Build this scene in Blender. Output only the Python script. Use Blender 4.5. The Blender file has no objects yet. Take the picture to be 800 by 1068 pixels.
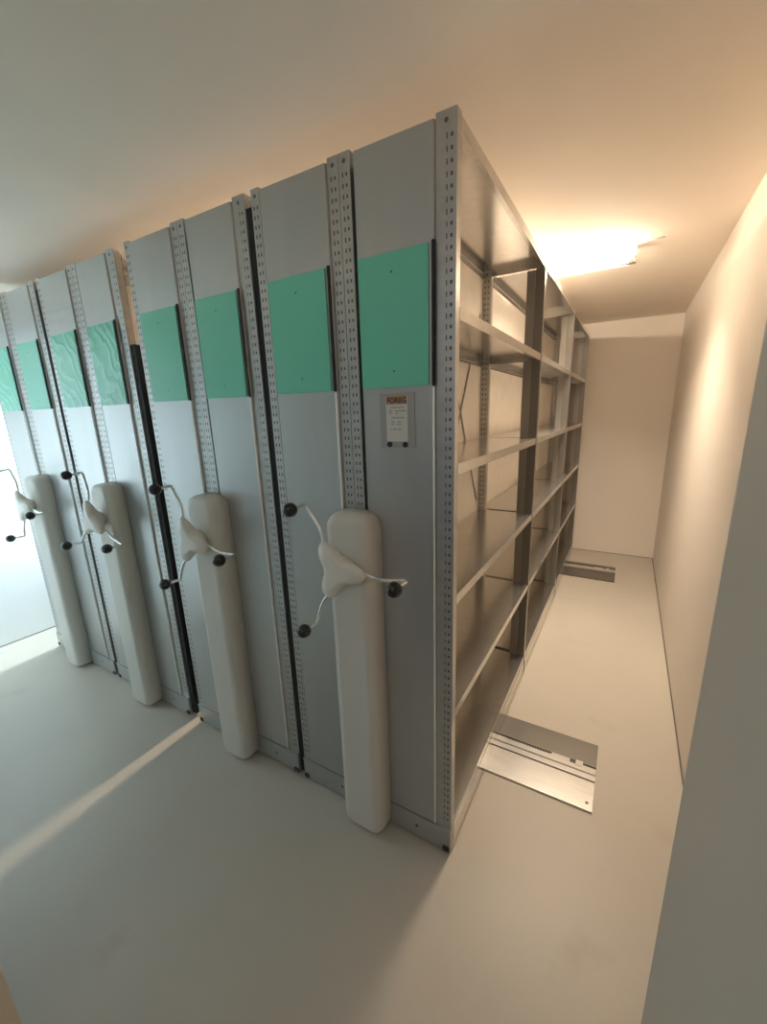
import bpy, bmesh, math
from mathutils import Vector, Matrix

SC = bpy.context.scene
COL = SC.collection
PI = math.pi

# ------------------------------------------------------------------ materials
def srgb(r, g, b):
    f = lambda c: (c / 255 / 12.92) if c / 255 <= .04045 else ((c / 255 + .055) / 1.055) ** 2.4
    return (f(r), f(g), f(b), 1)

def mat(name, color, rough=.5, metal=0., spec=.5, noise=None, bump=None, coat=0., emit=None):
    """noise=(scale xyz, amount) varies the colour; bump=(scale, strength)"""
    m = bpy.data.materials.new(name); m.use_nodes = True
    nt = m.node_tree; b = nt.nodes['Principled BSDF']
    b.inputs['Base Color'].default_value = color
    b.inputs['Roughness'].default_value = rough
    b.inputs['Metallic'].default_value = metal
    b.inputs['Specular IOR Level'].default_value = spec
    b.inputs['Coat Weight'].default_value = coat
    if emit:
        b.inputs['Emission Color'].default_value = emit[0]
        b.inputs['Emission Strength'].default_value = emit[1]
    tc = nt.nodes.new('ShaderNodeTexCoord')
    if noise:
        mp = nt.nodes.new('ShaderNodeMapping'); mp.inputs['Scale'].default_value = noise[0]
        nt.links.new(tc.outputs['Object'], mp.inputs['Vector'])
        n = nt.nodes.new('ShaderNodeTexNoise'); n.inputs['Scale'].default_value = 1
        n.inputs['Detail'].default_value = 5
        nt.links.new(mp.outputs['Vector'], n.inputs['Vector'])
        r = nt.nodes.new('ShaderNodeValToRGB')
        a = noise[1]
        r.color_ramp.elements[0].position = .3; r.color_ramp.elements[1].position = .7
        r.color_ramp.elements[0].color = (*[c * (1 - a) for c in color[:3]], 1)
        r.color_ramp.elements[1].color = (*[min(1, c * (1 + a)) for c in color[:3]], 1)
        nt.links.new(n.outputs['Fac'], r.inputs['Fac'])
        nt.links.new(r.outputs['Color'], b.inputs['Base Color'])
    if bump:
        n2 = nt.nodes.new('ShaderNodeTexNoise'); n2.inputs['Scale'].default_value = bump[0]
        n2.inputs['Detail'].default_value = 4
        nt.links.new(tc.outputs['Object'], n2.inputs['Vector'])
        bp = nt.nodes.new('ShaderNodeBump'); bp.inputs['Strength'].default_value = bump[1]
        bp.inputs['Distance'].default_value = .01
        nt.links.new(n2.outputs['Fac'], bp.inputs['Height'])
        nt.links.new(bp.outputs['Normal'], b.inputs['Normal'])
    return m

M = {}
M['wall'] = mat('wall_paint', (.82, .75, .67, 1), .7, noise=((1.5, 1.5, 1.5), .02), bump=(60, .08))
M['wall_left'] = mat('wall_paint_cool_lit', (.82, .86, .87, 1), .7, bump=(60, .08))  # cool tint of the daylight on the left wall put into its colour
M['ceil'] = mat('ceiling_paint', (.90, .80, .69, 1), .75, noise=((2, 2, 2), .03), bump=(14, .05))
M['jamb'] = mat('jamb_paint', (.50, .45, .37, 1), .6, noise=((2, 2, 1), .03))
M['jambw'] = mat('jamb_paint_lit', (.95, .78, .58, 1), .6)  # left jamb, its warm lit look put into the colour
M['seal'] = mat('floor_seal', (.10, .085, .07, 1), .7)
M['panel'] = mat('galvanised_panel', (.46, .465, .46, 1), .36, .72, noise=((7, 7, 1.2), .05), bump=(3, .05))
M['steel'] = mat('galvanised_steel', (.47, .465, .45, 1), .36, .75, noise=((25, 25, 25), .10))
M['shelf'] = mat('galvanised_shelf', (.60, .585, .56, 1), .20, .92, noise=((30, 30, 30), .07))
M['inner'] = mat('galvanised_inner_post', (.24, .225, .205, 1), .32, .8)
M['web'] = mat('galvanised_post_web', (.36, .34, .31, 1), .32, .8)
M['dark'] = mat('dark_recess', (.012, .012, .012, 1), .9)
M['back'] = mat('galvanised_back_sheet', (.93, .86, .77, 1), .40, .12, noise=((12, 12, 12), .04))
M['endsheet'] = mat('galvanised_end_sheet', (.30, .28, .26, 1), .3, .85)
M['slot'] = mat('punched_slot_dark', (.10, .10, .10, 1), .8)
M['black'] = mat('black_rubber', (.008, .008, .008, 1), .5)
M['knob'] = mat('black_knob_plastic', (.006, .006, .007, 1), .22)
M['cover'] = mat('cover_plastic', (.66, .63, .565, 1), .42, noise=((3, 3, 1), .02))
M['hub'] = mat('hub_plastic', (.78, .74, .66, 1), .38)
M['chrome'] = mat('arm_chrome', (.82, .82, .80, 1), .18, .9)
M['rail'] = mat('track_aluminium', (.78, .76, .72, 1), .28, .85, noise=((10, 60, 10), .06))
M['raild'] = mat('track_steel_darkened', (.21, .195, .175, 1), .35, .85)
M['railx'] = mat('track_dark_face', (.13, .115, .10, 1), .35, .7)
M['bead'] = mat('edge_highlight_pale', (.95, .94, .90, 1), .42, .35)
M['batten'] = mat('batten_white', (.85, .85, .83, 1), .4)
M['tube'] = mat('tube_glow', (1, 1, 1, 1), .4, emit=((1, .78, .55, 1), 44))
M['tube2'] = mat('rear_tube_glow', (1, 1, 1, 1), .4, emit=((1, .78, .54, 1), 120))
M['sleeve'] = mat('label_sleeve', (.34, .34, .32, 1), .35)
M['card'] = mat('label_card', (.66, .63, .56, 1), .6)
M['brand'] = mat('label_header_orange', (.42, .22, .10, 1), .6)
M['ink'] = mat('label_ink', (.06, .035, .02, 1), .6)
M['ink2'] = mat('label_ink_grey', (.26, .25, .22, 1), .6)

def floor_mat():
    m = mat('painted_floor', (.50, .455, .385, 1), .42, noise=((1.3, 1.3, 1.3), .05), bump=(45, .05))
    nt = m.node_tree; b = nt.nodes['Principled BSDF']
    # faint scuff stains mixed into the paint colour
    tc = nt.nodes.new('ShaderNodeTexCoord')
    n = nt.nodes.new('ShaderNodeTexNoise'); n.inputs['Scale'].default_value = 3.2; n.inputs['Detail'].default_value = 8
    nt.links.new(tc.outputs['Object'], n.inputs['Vector'])
    r = nt.nodes.new('ShaderNodeValToRGB')
    r.color_ramp.elements[0].position = .62; r.color_ramp.elements[0].color = (1, 1, 1, 1)
    r.color_ramp.elements[1].position = .78; r.color_ramp.elements[1].color = (.84, .80, .75, 1)
    nt.links.new(n.outputs['Fac'], r.inputs['Fac'])
    src = b.inputs['Base Color'].links[0].from_socket
    mx = nt.nodes.new('ShaderNodeMix'); mx.data_type = 'RGBA'; mx.blend_type = 'MULTIPLY'
    mx.inputs[0].default_value = 1
    nt.links.new(src, mx.inputs[6]); nt.links.new(r.outputs['Color'], mx.inputs[7])
    nt.links.new(mx.outputs[2], b.inputs['Base Color'])
    return m
M['floor'] = floor_mat()

def green_mat(name, wrinkle):
    m = mat(name, (.13, .60, .41, 1), .32, 0, .5)
    nt = m.node_tree; b = nt.nodes['Principled BSDF']
    tc = nt.nodes.new('ShaderNodeTexCoord')
    if wrinkle:
        mp = nt.nodes.new('ShaderNodeMapping'); mp.inputs['Rotation'].default_value = (0, .75, 0)
        nt.links.new(tc.outputs['Object'], mp.inputs['Vector'])
        w = nt.nodes.new('ShaderNodeTexWave'); w.inputs['Scale'].default_value = 5
        w.inputs['Distortion'].default_value = 16; w.inputs['Detail'].default_value = 3
        w.inputs['Detail Scale'].default_value = .9
        nt.links.new(mp.outputs['Vector'], w.inputs['Vector'])
        r = nt.nodes.new('ShaderNodeValToRGB')
        r.color_ramp.elements[0].position = .72; r.color_ramp.elements[0].color = (.13, .60, .41, 1)
        r.color_ramp.elements[1].position = .98; r.color_ramp.elements[1].color = (.24, .72, .53, 1)  # paler streaks painted as reflections along the film wrinkles
        nt.links.new(w.outputs['Fac'], r.inputs['Fac'])
        nt.links.new(r.outputs['Color'], b.inputs['Base Color'])
        bp = nt.nodes.new('ShaderNodeBump'); bp.inputs['Strength'].default_value = .3; bp.inputs['Distance'].default_value = .004
        nt.links.new(w.outputs['Fac'], bp.inputs['Height']); nt.links.new(bp.outputs['Normal'], b.inputs['Normal'])
    return m
M['green'] = green_mat('green_sheet', False)
M['greenw'] = green_mat('green_sheet_wrinkled_film', True)

# ------------------------------------------------------------------ geometry helpers
def box(bm, x0, x1, y0, y1, z0, z1, mi=0):
    x0, x1 = sorted((x0, x1)); y0, y1 = sorted((y0, y1)); z0, z1 = sorted((z0, z1))
    v = [bm.verts.new(p) for p in ((x0, y0, z0), (x1, y0, z0), (x1, y1, z0), (x0, y1, z0),
                                   (x0, y0, z1), (x1, y0, z1), (x1, y1, z1), (x0, y1, z1))]
    for f in ((0, 3, 2, 1), (4, 5, 6, 7), (0, 1, 5, 4), (1, 2, 6, 5), (2, 3, 7, 6), (3, 0, 4, 7)):
        bm.faces.new([v[i] for i in f]).material_index = mi

def prism(bm, pts, z0, z1, mi=0):
    """extrude an xy polygon between two heights"""
    a = [bm.verts.new((x, y, z0)) for x, y in pts]; b = [bm.verts.new((x, y, z1)) for x, y in pts]
    n = len(pts)
    for i in range(n):
        bm.faces.new((a[i], a[(i + 1) % n], b[(i + 1) % n], b[i])).material_index = mi
    bm.faces.new(a[::-1]).material_index = mi; bm.faces.new(b).material_index = mi

def quad_y(bm, cx, y, cz, w, h, mi, n=4):
    """small flat patch facing -y (n sides)"""
    if n == 4: P = [(-w / 2, -h / 2), (w / 2, -h / 2), (w / 2, h / 2), (-w / 2, h / 2)]
    else: P = [(w / 2 * math.cos(2 * PI * i / n), h / 2 * math.sin(2 * PI * i / n)) for i in range(n)]
    f = bm.faces.new([bm.verts.new((cx + a, y, cz + b)) for a, b in P]); f.material_index = mi

def tube(bm, pts, r, seg=10, mi=0, caps=True):
    pts = [Vector(p) for p in pts]; rings = []
    up = Vector((0, 0, 1))
    for i, p in enumerate(pts):
        t = (pts[min(i + 1, len(pts) - 1)] - pts[max(i - 1, 0)]).normalized()
        a = t.cross(up)
        if a.length < .1: a = t.cross(Vector((0, 1, 0)))
        a.normalize(); b = t.cross(a)
        rr = r[i] if isinstance(r, (list, tuple)) else r
        rings.append([bm.verts.new(p + rr * (math.cos(2 * PI * k / seg) * a + math.sin(2 * PI * k / seg) * b)) for k in range(seg)])
    for i in range(len(rings) - 1):
        for k in range(seg):
            f = bm.faces.new((rings[i][k], rings[i][(k + 1) % seg], rings[i + 1][(k + 1) % seg], rings[i + 1][k]))
            f.material_index = mi; f.smooth = True
    if caps:
        bm.faces.new(rings[0][::-1]).material_index = mi; bm.faces.new(rings[-1]).material_index = mi

def smooth_path(ctrl, n=6):
    out = []; c = [Vector(p) for p in ctrl]; c = [c[0] * 2 - c[1]] + c + [c[-1] * 2 - c[-2]]
    for i in range(1, len(c) - 2):
        for k in range(n):
            t = k / n
            out.append(.5 * ((2 * c[i]) + (-c[i - 1] + c[i + 1]) * t + (2 * c[i - 1] - 5 * c[i] + 4 * c[i + 1] - c[i + 2]) * t * t
                             + (-c[i - 1] + 3 * c[i] - 3 * c[i + 1] + c[i + 2]) * t ** 3))
    out.append(c[-2]); return out

def obj(name, bm, mats, parent=None, smooth=False, bevel=0, loc=None):
    bmesh.ops.recalc_face_normals(bm, faces=bm.faces)
    me = bpy.data.meshes.new(name); bm.to_mesh(me); bm.free()
    for m in (mats if isinstance(mats, (list, tuple)) else [mats]): me.materials.append(m)
    if smooth:
        for p in me.polygons: p.use_smooth = True
    o = bpy.data.objects.new(name, me); COL.objects.link(o)
    if parent: o.parent = parent
    if loc: o.location = loc
    if bevel:
        b = o.modifiers.new('bevel', 'BEVEL'); b.width = bevel; b.segments = 2; b.limit_method = 'ANGLE'
    return o

def link_mesh(name, me, parent, loc=(0, 0, 0)):
    o = bpy.data.objects.new(name, me); COL.objects.link(o); o.parent = parent; o.location = loc; return o

def thing(name, label, cat, loc=(0, 0, 0), group=None):
    o = bpy.data.objects.new(name, None); COL.objects.link(o); o.location = loc; o.empty_display_size = .1
    o['label'] = label; o['category'] = cat
    if group: o['group'] = group
    return o

def struct(name, bm, m, **k):
    o = obj(name, bm, m, **k); o['kind'] = 'structure'; return o

def slab(name, m, *b):
    bm = bmesh.new(); box(bm, *b); return struct(name, bm, m)

# ------------------------------------------------------------------ room shell
HC, XR, XL, YB = 2.446, .785, -3.465, 3.873
YF = -.985           # inner face of the wall the doorway is cut through
slab('floor', M['floor'], XL - .1, XR + .1, -3.2, YB + .1, -.08, 0)
slab('ceiling', M['ceil'], XL - .1, XR + .1, -1.35, YB + .1, HC, HC + .08)
M['wall_r'] = mat('right_wall_paint_dimmed', (.70, .635, .56, 1), .7, noise=((1.5, 1.5, 1.5), .02), bump=(60, .08))  # wall paint in a darker copy, holding down the bright spot from the tube
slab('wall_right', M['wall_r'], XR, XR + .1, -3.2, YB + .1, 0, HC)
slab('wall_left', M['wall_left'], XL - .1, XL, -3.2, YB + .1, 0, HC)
slab('wall_back', M['wall'], XL, XR, YB, YB + .1, 0, HC)
M['wall_cool'] = mat('front_wall_cool_reflection', (.74, .80, .81, 1), .6)  # unseen face, tinted cool to give the end panels a bluish reflection
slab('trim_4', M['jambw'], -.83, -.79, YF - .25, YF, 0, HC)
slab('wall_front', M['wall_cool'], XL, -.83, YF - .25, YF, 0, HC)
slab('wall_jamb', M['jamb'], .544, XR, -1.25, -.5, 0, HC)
slab('trim_1', M['seal'], XR - .006, XR, -.5, YB, 0, .006)
slab('trim_2', M['seal'], XL, XR - .006, YB - .004, YB, 0, .005)
slab('trim_3', M['seal'], XL, XL + .005, YF, YB - .004, 0, .005)

# ------------------------------------------------------------------ shelving carriages
H = 2.314
ZL = [.135, .610, 1.035, 1.455, 1.880, H - .004]      # shelf tops
BAYS = [0, 1.2, 2.4, 3.585]

def upright_mesh(w, cols, height=H, z0=.012, depth=.03, slots=True):
    """perforated C-section post, front face at y=0, from x=-w to 0"""
    bm = bmesh.new()
    t = .0025; lip = .010
    pts = [(-w, 0), (0, 0), (0, depth), (-lip, depth), (-lip, depth - t), (-t, depth - t), (-t, t), (-w + t, t),
           (-w + t, depth - t), (-w + lip, depth - t), (-w + lip, depth), (-w, depth)]
    prism(bm, pts, z0, height)
    if slots:
        n = int((height - .16) / .027)
        for i in range(n):
            z = height - .055 - i * .027
            for cx, cw, ch in cols: quad_y(bm, -w + cx, -.0006, z, cw, ch, 1)
        quad_y(bm, -w / 2, -.0008, height - .022, .012, .012, 1, 10)
    bmesh.ops.recalc_face_normals(bm, faces=bm.faces)
    me = bpy.data.meshes.new('upright'); bm.to_mesh(me); bm.free()
    me.materials.append(M['steel']); me.materials.append(M['slot'])
    return me

UP_CORNER = upright_mesh(.056, [(.030, .0035, .013), (.043, .0070, .009)])
UP_REAR = upright_mesh(.046, [(.014, .006, .012), (.031, .007, .009)])
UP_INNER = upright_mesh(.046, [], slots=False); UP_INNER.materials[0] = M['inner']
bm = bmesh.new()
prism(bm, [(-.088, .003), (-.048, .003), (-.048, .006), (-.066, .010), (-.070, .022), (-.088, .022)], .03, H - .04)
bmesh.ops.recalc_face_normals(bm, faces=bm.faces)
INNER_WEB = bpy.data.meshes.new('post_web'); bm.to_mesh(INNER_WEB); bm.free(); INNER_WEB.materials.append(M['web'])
UP_MID = upright_mesh(.038, [(.013, .005, .012), (.026, .006, .009)])
UP_LEFT = upright_mesh(.036, [(.011, .006, .011), (.025, .006, .011)])

def shelf_mesh(w, L, edge=.032):
    """flat tray, top at z=0, x -w..0, y 0..L, folded edges with inner return lips"""
    bm = bmesh.new(); t = .0015
    box(bm, -w, 0, 0, L, -t, 0)
    for x in (-w, -t): box(bm, x, x + t, 0, L, -edge - (.012 if x < -.1 else 0), -t)
    for y in (0, L - t): box(bm, -w + t, -t, y, y + t, -edge, -t)
    box(bm, -.018, -t, t, L - t, -edge, -edge + t)
    box(bm, -w + t, -w + .018, t, L - t, -edge, -edge + t)
    bmesh.ops.recalc_face_normals(bm, faces=bm.faces)
    me = bpy.data.meshes.new('shelf'); bm.to_mesh(me); bm.free()
    me.materials.append(M['shelf']); return me

def panel_part(name, x0, x1, parent, z0=.118, z1=H - .012):
    bm = bmesh.new(); f = .004; d = .006
    prism(bm, [(x0, .004), (x0 + .002, -.002), (x0 + f, -d), (x1 - f, -d), (x1 - .002, -.002), (x1, .004)], z0, z1)
    return obj(name, bm, M['panel'], parent)

def kick_part(x0, x1, parent):
    bm = bmesh.new()
    box(bm, x0, x1, -.007, .003, .014, .114)
    quad_y(bm, (x0 + x1) / 2 + .02, -.0078, .062, .014, .014, 1, 12)
    box(bm, x0, x1, -.010, -.007, .108, .114)
    return obj('kick_plate', bm, [M['panel'], M['slot']], parent)

def cover_part(cx, parent):
    """tall bulged pod with rounded ends, back on the panels"""
    bm = bmesh.new()
    w, d, zb, zt, r = .180, .088, .008, 1.296, .055
    def outline(hw, a, b, rt, rb, n=6):
        P = []
        for (x, z, r0, s) in ((hw, b, rt, 0), (-hw, b, rt, 1), (-hw, a, rb, 2), (hw, a, rb, 3)):
            ox = x - math.copysign(r0, x); oz = z - r0 if z == b else z + r0
            for k in range(n + 1):
                t = (s + k / n) * PI / 2
                P.append((ox + r0 * math.cos(t), oz + r0 * math.sin(t)))
        return P
    layers = [(-.0068, 0, 0), (-.060, .003, .002), (-.076, .009, .007), (-.085, .020, .017), (-.088, .034, .030)]
    rings = []
    for y, ins, insz in layers:
        rings.append([bm.verts.new((cx + x, y, z)) for x, z in outline(w / 2 - ins, zb + insz * .7, zt - insz, max(.02, r - ins * .8), max(.012, .038 - ins * .5))])
    n = len(rings[0])
    for a, b in zip(rings, rings[1:]):
        for i in range(n):
            bm.faces.new((a[i], a[(i + 1) % n], b[(i + 1) % n], b[i])).smooth = True
    bm.faces.new(rings[0]); bm.faces.new(rings[-1])
    return obj('crank_cover', bm, M['cover'], parent)

def crank_part(cx, cz, yk, base_deg, parent):
    R = .240
    bm = bmesh.new()          # three-lobed hub cone
    y_s = -.088
    lay = [(y_s + .004, .034, .0), (y_s - .018, .040, .15), (yk + .068, .050, .45), (yk + .052, .055, .62), (yk + .040, .050, .62), (yk + .032, .032, .5)]
    seg = 48; rings = []
    for y, r, a in lay:
        ring = []
        for k in range(seg):
            t = 2 * PI * k / seg
            l = (.5 + .5 * math.cos(3 * (t - math.radians(base_deg)))) ** 1.6
            rr = r * (1 - .15 * a) + r * a * 1.75 * l
            ring.append(bm.verts.new((cx + rr * math.cos(t), y, cz + rr * math.sin(t))))
        rings.append(ring)
    for a, b in zip(rings, rings[1:]):
        for k in range(seg): bm.faces.new((a[k], a[(k + 1) % seg], b[(k + 1) % seg], b[k])).smooth = True
    bm.faces.new(rings[0]); bm.faces.new(rings[-1])
    hub = obj('crank_hub', bm, M['hub'], parent)
    for j in range(3):
        t = math.radians(base_deg + 120 * j); c, s = math.cos(t), math.sin(t)
        P = lambda r, y, side=0: (cx + r * c - side * s, y, cz + r * s + side * c)
        bm = bmesh.new()
        tube(bm, smooth_path([P(.05, yk + .058), P(.10, yk + .062), P(.15, yk + .066, -.010), P(.20, yk + .066, -.006), P(.236, yk + .066), P(.2445, yk + .058), P(.242, yk + .034), P(.240, yk + .012)], 5),
             .0062, 10)
        arm = obj('crank_arm', bm, M['chrome'], hub)
        bm = bmesh.new()
        kx, kz = cx + R * c, cz + R * s
        prof = [(0, .012), (.006, .018), (.014, .0225), (.024, .0225), (.033, .020), (.040, .014), (.043, .006)]
        rings = [[bm.verts.new((kx + r * math.cos(2 * PI * k / 20), yk + .018 - d, kz + r * math.sin(2 * PI * k / 20))) for k in range(20)] for d, r in prof]
        for a, b in zip(rings, rings[1:]):
            for k in range(20): bm.faces.new((a[k], a[(k + 1) % 20], b[(k + 1) % 20], b[k])).smooth = True
        bm.faces.new(rings[0]); bm.faces.new(rings[-1])
        obj('knob', bm, M['knob'], hub)
    return hub

def carriage(xr, W, label, crank_x, crank_deg, film, green_z=(1.680, 2.036), gap_shade=None):
    root = thing('mobile_shelving', label, 'shelving unit', (xr - W / 2, 0, 0), 'mobile shelving carriages standing in a row')
    h = W / 2                      # local x runs from -h (left) to h (right)
    s = W / .705
    L = lambda x: h + x * s        # measured layout, 0 at the right edge, -.705 at the left
    # --- front end
    link_mesh('upright', UP_CORNER, root, (L(0), 0, 0))
    link_mesh('upright', UP_MID, root, (L(-.316), 0, 0))
    link_mesh('upright', UP_MID, root, (L(-.316) - .040, 0, 0))
    link_mesh('upright', UP_LEFT, root, (L(-.705) + .036, 0, 0))
    panel_part('end_panel', L(-.303), L(0) - .0565, root)
    panel_part('end_panel', L(-.705) + .040, L(-.316) - .079, root)
    kick_part(L(-.312), L(0) - .001, root); kick_part(L(-.704), L(-.318), root)
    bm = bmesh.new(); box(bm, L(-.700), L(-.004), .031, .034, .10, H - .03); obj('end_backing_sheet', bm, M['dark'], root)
    for a, b, w in ((-.297, -.074, film[1]), (-.656, -.418, film[0])):
        bm = bmesh.new(); box(bm, L(a), L(b), -.0105, -.0075, green_z[0], green_z[1])
        for cz in (green_z[0] + .045, green_z[1] - .05):      # small screw heads through the sheet
            quad_y(bm, L((a + b) / 2), -.0111, cz, .007, .007, 1, 8)
        obj('green_sheet', bm, [M['greenw' if w else 'green'], M['slot']], root)
        bm = bmesh.new(); box(bm, L(b) + .010, L(b) + .019, -.012, -.0075, green_z[0] - .002, green_z[1] + .004)
        obj('holder_edge_strip', bm, M['dark'], root)
        bm = bmesh.new(); xe = L(b) + .0135
        prism(bm, [(xe + .0035 * math.cos(t * PI / 8), -.0052 + .0045 * math.sin(t * PI / 8)) for t in range(16)], .120, green_z[0] - .006)  # near-white bead painted as the highlight along the panel edge
        e = obj('edge_highlight', bm, M['bead'], root, smooth=False); e['label'] = 'pale bead standing in for the highlight on the panel edge'
    for x0, x1 in ((L(0) - .030, L(0) - .002), (L(-.705) + .002, L(-.705) + .026)):
        bm = bmesh.new(); box(bm, x0, x1, -.012, .012, .0125, .034); obj('corner_foot', bm, M['black'], root, bevel=.003)
    if gap_shade:                      # added black strip standing in for the shade in the gap to the neighbour
        bm = bmesh.new(); box(bm, L(0) + .0005, L(0) + gap_shade[0], .006, .030, .02, gap_shade[1]); obj('gap_shade_strip', bm, M['dark'], root)
    # --- base frame
    bm = bmesh.new()
    for x0, x1 in ((L(0) - .004, L(0)), (L(-.705), L(-.705) + .004)): box(bm, x0, x1, .032, 3.60, .014, .100)
    box(bm, L(-.70), L(-.005), 3.59, 3.60, .014, .10)
    for y in BAYS[1:3]: box(bm, L(-.70), L(-.005), y - .02, y + .02, .05, .10)
    obj('base_plinth', bm, M['shelf'], root)
    bm = bmesh.new(); box(bm, L(0) - .006, L(0) - .001, .032, 3.59, .0125, .0145); box(bm, L(0) - .012, L(0) - .007, .81, 2.98, .002, .0145); box(bm, L(0) - .012, L(0) - .007, .032, .41, .002, .0145)
    obj('floor_gap_shade', bm, M['dark'], root)  # added dark strips standing in for the shaded gap under the plinth
    # --- posts, shelves
    wR = L(0) - L(-.312); wL = L(-.318) - L(-.705)
    for y in BAYS[1:]:
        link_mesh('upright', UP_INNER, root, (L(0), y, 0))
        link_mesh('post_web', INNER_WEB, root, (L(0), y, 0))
        link_mesh('upright', UP_REAR, root, (L(-.316) + .048, y - .004, 0))
        link_mesh('upright', UP_MID, root, (L(-.316) - .040, y, 0))
        link_mesh('upright', UP_LEFT, root, (L(-.705) + .036, y, 0))
    for i in range(3):
        y0, y1 = BAYS[i] + .031, BAYS[i + 1] - .001
        if i == 0: y0 = BAYS[0] + .035
        mR = shelf_mesh(wR - .008, y1 - y0); mL = shelf_mesh(wL - .008, y1 - y0)
        for z in ZL:
            link_mesh('shelf', mR, root, (L(0) - .001, y0, z))
            link_mesh('shelf', mL, root, (L(-.318) - .004, y0, z))
    for i in range(3):
        bm = bmesh.new(); box(bm, L(-.3155), L(-.3145), BAYS[i] + .035, BAYS[i + 1] - .003, .11, H - .006)
        obj('back_sheet', bm, M['back'], root)
    bm = bmesh.new(); box(bm, L(-.700), L(-.004), 3.617, 3.620, .10, H - .02); obj('far_end_sheet', bm, M['endsheet'], root)
    # crossed bracing behind the first bay
    bm = bmesh.new(); xb = L(-.3125)
    for a, b in (((.60, 1.10), (1.16, 2.10)), ((.60, 2.10), (1.16, 1.10))):
        p, q = Vector((xb, a[0], a[1])), Vector((xb, b[0], b[1])); d = (q - p).normalized(); n = Vector((0, -d.z, d.y)) * .008
        v = [bm.verts.new(c + Vector((e, 0, 0))) for e in (0, .002) for c in (p - n, q - n, q + n, p + n)]
        for f in ((0, 1, 2, 3), (4, 7, 6, 5), (0, 4, 5, 1), (1, 5, 6, 2), (2, 6, 7, 3), (3, 7, 4, 0)): bm.faces.new([v[k] for k in f])
    obj('cross_brace', bm, M['endsheet'], root)
    # --- drive
    cxl = crank_x - (xr - W / 2)
    cover_part(cxl, root)
    crank_part(cxl, 1.118, -.190, crank_deg, root)
    return root

cA = carriage(0, .705, 'galvanised mobile shelving unit nearest the aisle, with white label below its green sheet', -.340, 2, (0, 0))
cB = carriage(-.737, .713, 'mobile shelving unit second from the aisle, two smooth green sheets, wide gap on its left', -1.085, -6, (0, 0), gap_shade=(.026, 2.27))
cC = carriage(-1.536, .728, 'mobile shelving unit with creased film on both green sheets, left of a wide gap', -1.88, -24, (1, 1), gap_shade=(.034, 1.93))
cD = carriage(-2.30, .785, 'galvanised mobile shelving unit farthest left, standing beside the bright bluish wall', -2.685, -4, (1, 0), gap_shade=(.028, 2.27))

# label plate on the right end panel of the first carriage
def text_mesh(name, s, size, x, z, y, m, parent, bold=0):
    cu = bpy.data.curves.new(name, 'FONT'); cu.body = s; cu.size = size; cu.align_x = 'CENTER'; cu.align_y = 'CENTER'; cu.offset = bold
    to = bpy.data.objects.new(name, cu); COL.objects.link(to)
    bpy.context.view_layer.update()
    me = bpy.data.meshes.new_from_object(to.evaluated_get(bpy.context.evaluated_depsgraph_get()))
    bpy.data.objects.remove(to)
    me.transform(Matrix.Rotation(PI / 2, 4, 'X')); me.materials.clear(); me.materials.append(m)
    o = bpy.data.objects.new(name, me); COL.objects.link(o); o.parent = parent; o.location = (x, y, z); return o

lx, lz = cA.location.x, 0
px = -.180 - lx
bm = bmesh.new(); box(bm, px - .059, px + .059, -.0085, -.006, 1.503, 1.664)
sl = obj('label_holder', bm, M['sleeve'], cA, bevel=.0008)
bm = bmesh.new(); box(bm, px - .036, px + .036, -.0095, -.0085, 1.522, 1.655); obj('label_card', bm, M['card'], sl)
bm = bmesh.new(); box(bm, px - .034, px + .034, -.0101, -.0095, 1.631, 1.656); obj('label_header', bm, M['brand'], sl)
text_mesh('label_lettering', 'FOREG', .0215, px, 1.642, -.0105, M['ink'], sl, .0009)
bm = bmesh.new()
for z, segs in ((1.622, ((-.022, .022),)), (1.612, ((-.028, -.016), (-.006, .030))), (1.605, ((-.026, -.018), (-.004, .004))),
                (1.592, ((-.018, .022),)), (1.580, ((-.020, -.010), (.002, .014))), (1.573, ((-.018, -.011), (.000, .012))),
                (1.558, ((-.024, -.020), (-.014, -.004), (.002, .014)))):
    for a, b in segs:                                        # lines of print too small to read
        x = a
        while x < b - .001:
            quad_y(bm, px + x + .002, -.0098, z, .0030, .0042, 0); x += .0042
obj('label_small_print', bm, M['ink2'], sl)
bm = bmesh.new()
for dx in (-.027, .027):
    v = [(.0085 * math.cos(2 * PI * k / 16), .0085 * math.sin(2 * PI * k / 16)) for k in range(16)]
    for y in (-.012,):
        a = [bm.verts.new((px + dx + p, -.0085, 1.513 + q)) for p, q in v]; b = [bm.verts.new((px + dx + p, y, 1.513 + q)) for p, q in v]
        bm.faces.new(b); bm.faces.new(a[::-1])
        for k in range(16): bm.faces.new((a[k], a[(k + 1) % 16], b[(k + 1) % 16], b[k]))
obj('label_fixing', bm, M['black'], sl)

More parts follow.
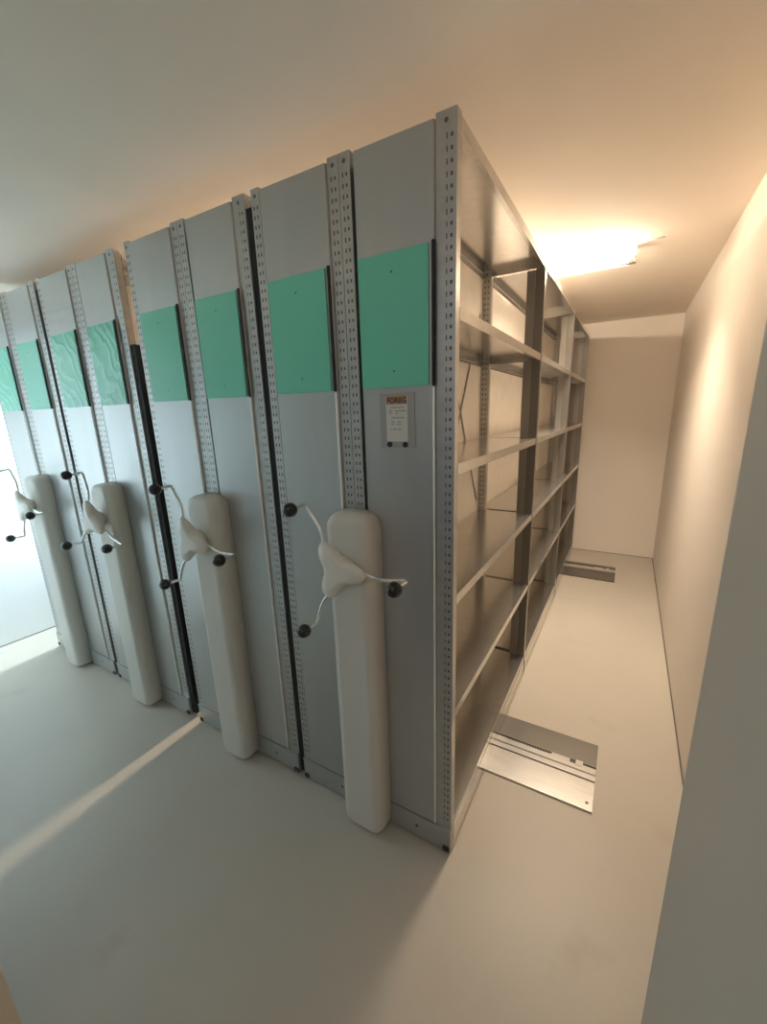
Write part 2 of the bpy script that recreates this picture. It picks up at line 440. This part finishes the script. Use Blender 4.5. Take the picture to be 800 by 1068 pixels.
# ------------------------------------------------------------------ floor tracks
def track(y0, y1, label, near, far, k=0):
    t = thing('floor_track', label, 'rail', (-1.5, (y0 + y1) / 2, 0), 'steel floor tracks crossing under the shelving')
    h = (y1 - y0) / 2; x0, x1 = -1.94, 1.946
    def part(name, ya, yb, za, zb, m):
        bm = bmesh.new(); box(bm, x0, x1, ya, yb, za, zb); return obj(name, bm, m, t)
    part('near_plate', -h, -h + k + .150, 0, .009, near)
    part('rail_groove', -h + k + .150, -h + k + .158, 0, .003, M['black'])
    part('running_rail', -h + k + .158, -h + k + .186, 0, .0105, M['rail'])
    part('guide_channel', -h + k + .186, -h + k + .196, 0, .007, M['raild'])
    part('running_rail', -h + k + .196, -h + k + .228, 0, .0100, M['rail'])
    part('far_plate', -h + k + .240, h, 0, .009, far)
    bm = bmesh.new()                                        # toothed drive strip, broken by a bright gap near the end
    box(bm, x0, x1, -h + k + .228, -h + k + .240, 0, .004, 0)
    x = x1 - .40
    while x < x1 - .20: box(bm, x, x + .006, -h + k + .224, -h + k + .234, .004, .0112, 0); x += .012
    box(bm, x1 - .19, x1 - .11, -h + k + .228, -h + k + .240, .004, .0104, 1)
    box(bm, x1 - .11, x1 - .085, -h + k + .222, -h + k + .242, .004, .0112, 0)
    box(bm, x1 - .085, x1 - .055, -h + k + .214, -h + k + .246, .004, .0118, 1)
    obj('toothed_strip', bm, [M['black'], M['rail']], t)
    bm = bmesh.new()
    tube(bm, [(x1 - .022, -h + .035, .009), (x1 - .022, -h + .035, .0105)], .006, 12); obj('bolt', bm, M['slot'], t)
    return t
track(.415, .800, 'wide floor track with bright plate sticking out nearest the camera', M['rail'], M['raild'])  # far plate coloured dark to stand in for a dark reflection
track(2.99, 3.395, 'small-looking floor track sticking out from the far end of the shelving', M['railx'], M['railx'], .09)

# ------------------------------------------------------------------ ceiling lights
def batten(cx, cy, L, label, glow, rz=0):
    t = thing('ceiling_light', label, 'light', (cx, cy, HC), None); t.rotation_euler.z = rz
    h = L / 2
    bm = bmesh.new(); box(bm, -h, h, .02, .10, -.045, 0); obj('housing', bm, M['batten'], t, bevel=.004)
    bm = bmesh.new()
    prof = [(.018, -.004), (-.045, -.004), (-.072, -.022), (-.078, -.045), (-.060, -.068), (-.02, -.078), (.018, -.070)]
    a = [bm.verts.new((-h + .03, y, z)) for y, z in prof]; b = [bm.verts.new((h - .03, y, z)) for y, z in prof]
    n = len(prof)
    for i in range(n): bm.faces.new((a[i], a[(i + 1) % n], b[(i + 1) % n], b[i]))
    bm.faces.new(a); bm.faces.new(b[::-1])
    obj('diffuser', bm, glow, t)
    bm = bmesh.new(); tube(bm, [(-h + .05, .060, -.078), (h - .002, .060, -.078)], .006, 8); obj('wire_clip_rail', bm, M['raild'], t)
    bm = bmesh.new(); tube(bm, [(-h + .04, .098, -.062), (h - .04, .098, -.062)], .012, 10); obj('tube', bm, glow, t)
    for sx in (-1, 1):
        bm = bmesh.new(); box(bm, sx * (h - .03), sx * h, -.030, .02, -.050, -.008); obj('end_cap', bm, M['batten'], t, bevel=.004)
        bm = bmesh.new(); box(bm, sx * (h - .014), sx * (h - .002), .045, .060, -.075, -.045); obj('clip', bm, M['raild'], t)
    bm = bmesh.new(); tube(bm, [(h, 0, -.012), (h + .05, -.01, -.004), (h + .12, -.02, -.004)], .004, 8); obj('cable', bm, M['batten'], t)
    return t
batten(-.225, 1.66, 1.20, 'glowing white tube light on the ceiling beyond the shelving', M['tube'])

def light(name, kind, loc, energy, color, rot=None, target=None, size=None):
    ld = bpy.data.lights.new(name, kind); ld.energy = energy; ld.color = color
    if kind == 'AREA': ld.shape = 'RECTANGLE'; ld.size, ld.size_y = size
    elif size: ld.shadow_soft_size = size
    o = bpy.data.objects.new(name, ld); COL.objects.link(o); o.location = loc
    if target: o.rotation_euler = (Vector(target) - Vector(loc)).to_track_quat('-Z', 'Y').to_euler()
    return o
td = light('tube_downlight', 'AREA', (.17, 1.64, 2.355), 18, (1, .80, .58), target=(.14, 1.95, 0), size=(.34, .12)); td.data.spread = math.radians(120)
# second tube, lengthwise above the open gap between the units
batten(-1.52, 1.4, 1.20, 'second tube light on the ceiling above the wide gap, lengthwise behind the unit tops', M['tube2'], PI / 2)
# cool daylight: from the open side at the left front, and low from behind the last unit
dl = light('daylight_lamp', 'AREA', (XL + .03, -.62, 1.5), 3.3, (.66, .87, 1), target=(0, -.62, 1.5), size=(.55, 1.4)); dl.data.spread = math.radians(150)
la = light('left_aisle_lamp', 'AREA', (-3.17, .95, 1.6), 34, (.74, .92, 1), target=(-3.465, -.15, 1.0), size=(.15, .8)); la.data.spread = math.radians(100)
light('side_window_lamp', 'AREA', (-3.42, .42, 1.5), 5, (.74, .92, 1), target=(-2.9, -.5, 0), size=(.3, .5))
light('camera_side_fill', 'AREA', (-.15, -2.2, 2.1), 3, (1, .97, .90), target=(-.6, 0, 1.0), size=(1.2, 1.0))  # added soft fill from behind the camera

w = bpy.data.worlds.new('world'); SC.world = w; w.use_nodes = True
w.node_tree.nodes['Background'].inputs['Color'].default_value = (.75, .85, 1, 1)
w.node_tree.nodes['Background'].inputs['Strength'].default_value = .08

# ------------------------------------------------------------------ camera
yaw, pitch, roll = -.5217, -.2426, -.0276
f = Vector((math.sin(yaw) * math.cos(pitch), math.cos(yaw) * math.cos(pitch), math.sin(pitch)))
r = f.cross(Vector((0, 0, 1))).normalized(); u = r.cross(f)
r2 = math.cos(roll) * r + math.sin(roll) * u; u2 = -math.sin(roll) * r + math.cos(roll) * u
cd = bpy.data.cameras.new('camera'); cam = bpy.data.objects.new('camera', cd); COL.objects.link(cam)
mw = Matrix(((r2.x, u2.x, -f.x, .4283), (r2.y, u2.y, -f.y, -1.1028), (r2.z, u2.z, -f.z, 1.6068), (0, 0, 0, 1)))
cam.matrix_world = mw
cd.sensor_fit = 'VERTICAL'; cd.sensor_height = 24; cd.lens = 423.93 / 1068 * 24
cd.shift_x = -(410.66 - 400) / 1068; cd.shift_y = (535.5 - 534) / 1068
cd.clip_start = .01; cd.clip_end = 50
SC.camera = cam
SC.view_settings.view_transform = 'Standard'
SC.view_settings.exposure = .1; SC.view_settings.gamma = 1.18
SC.cycles.max_bounces = 10; SC.cycles.diffuse_bounces = 6; SC.cycles.glossy_bounces = 6
SC.cycles.use_denoising = True
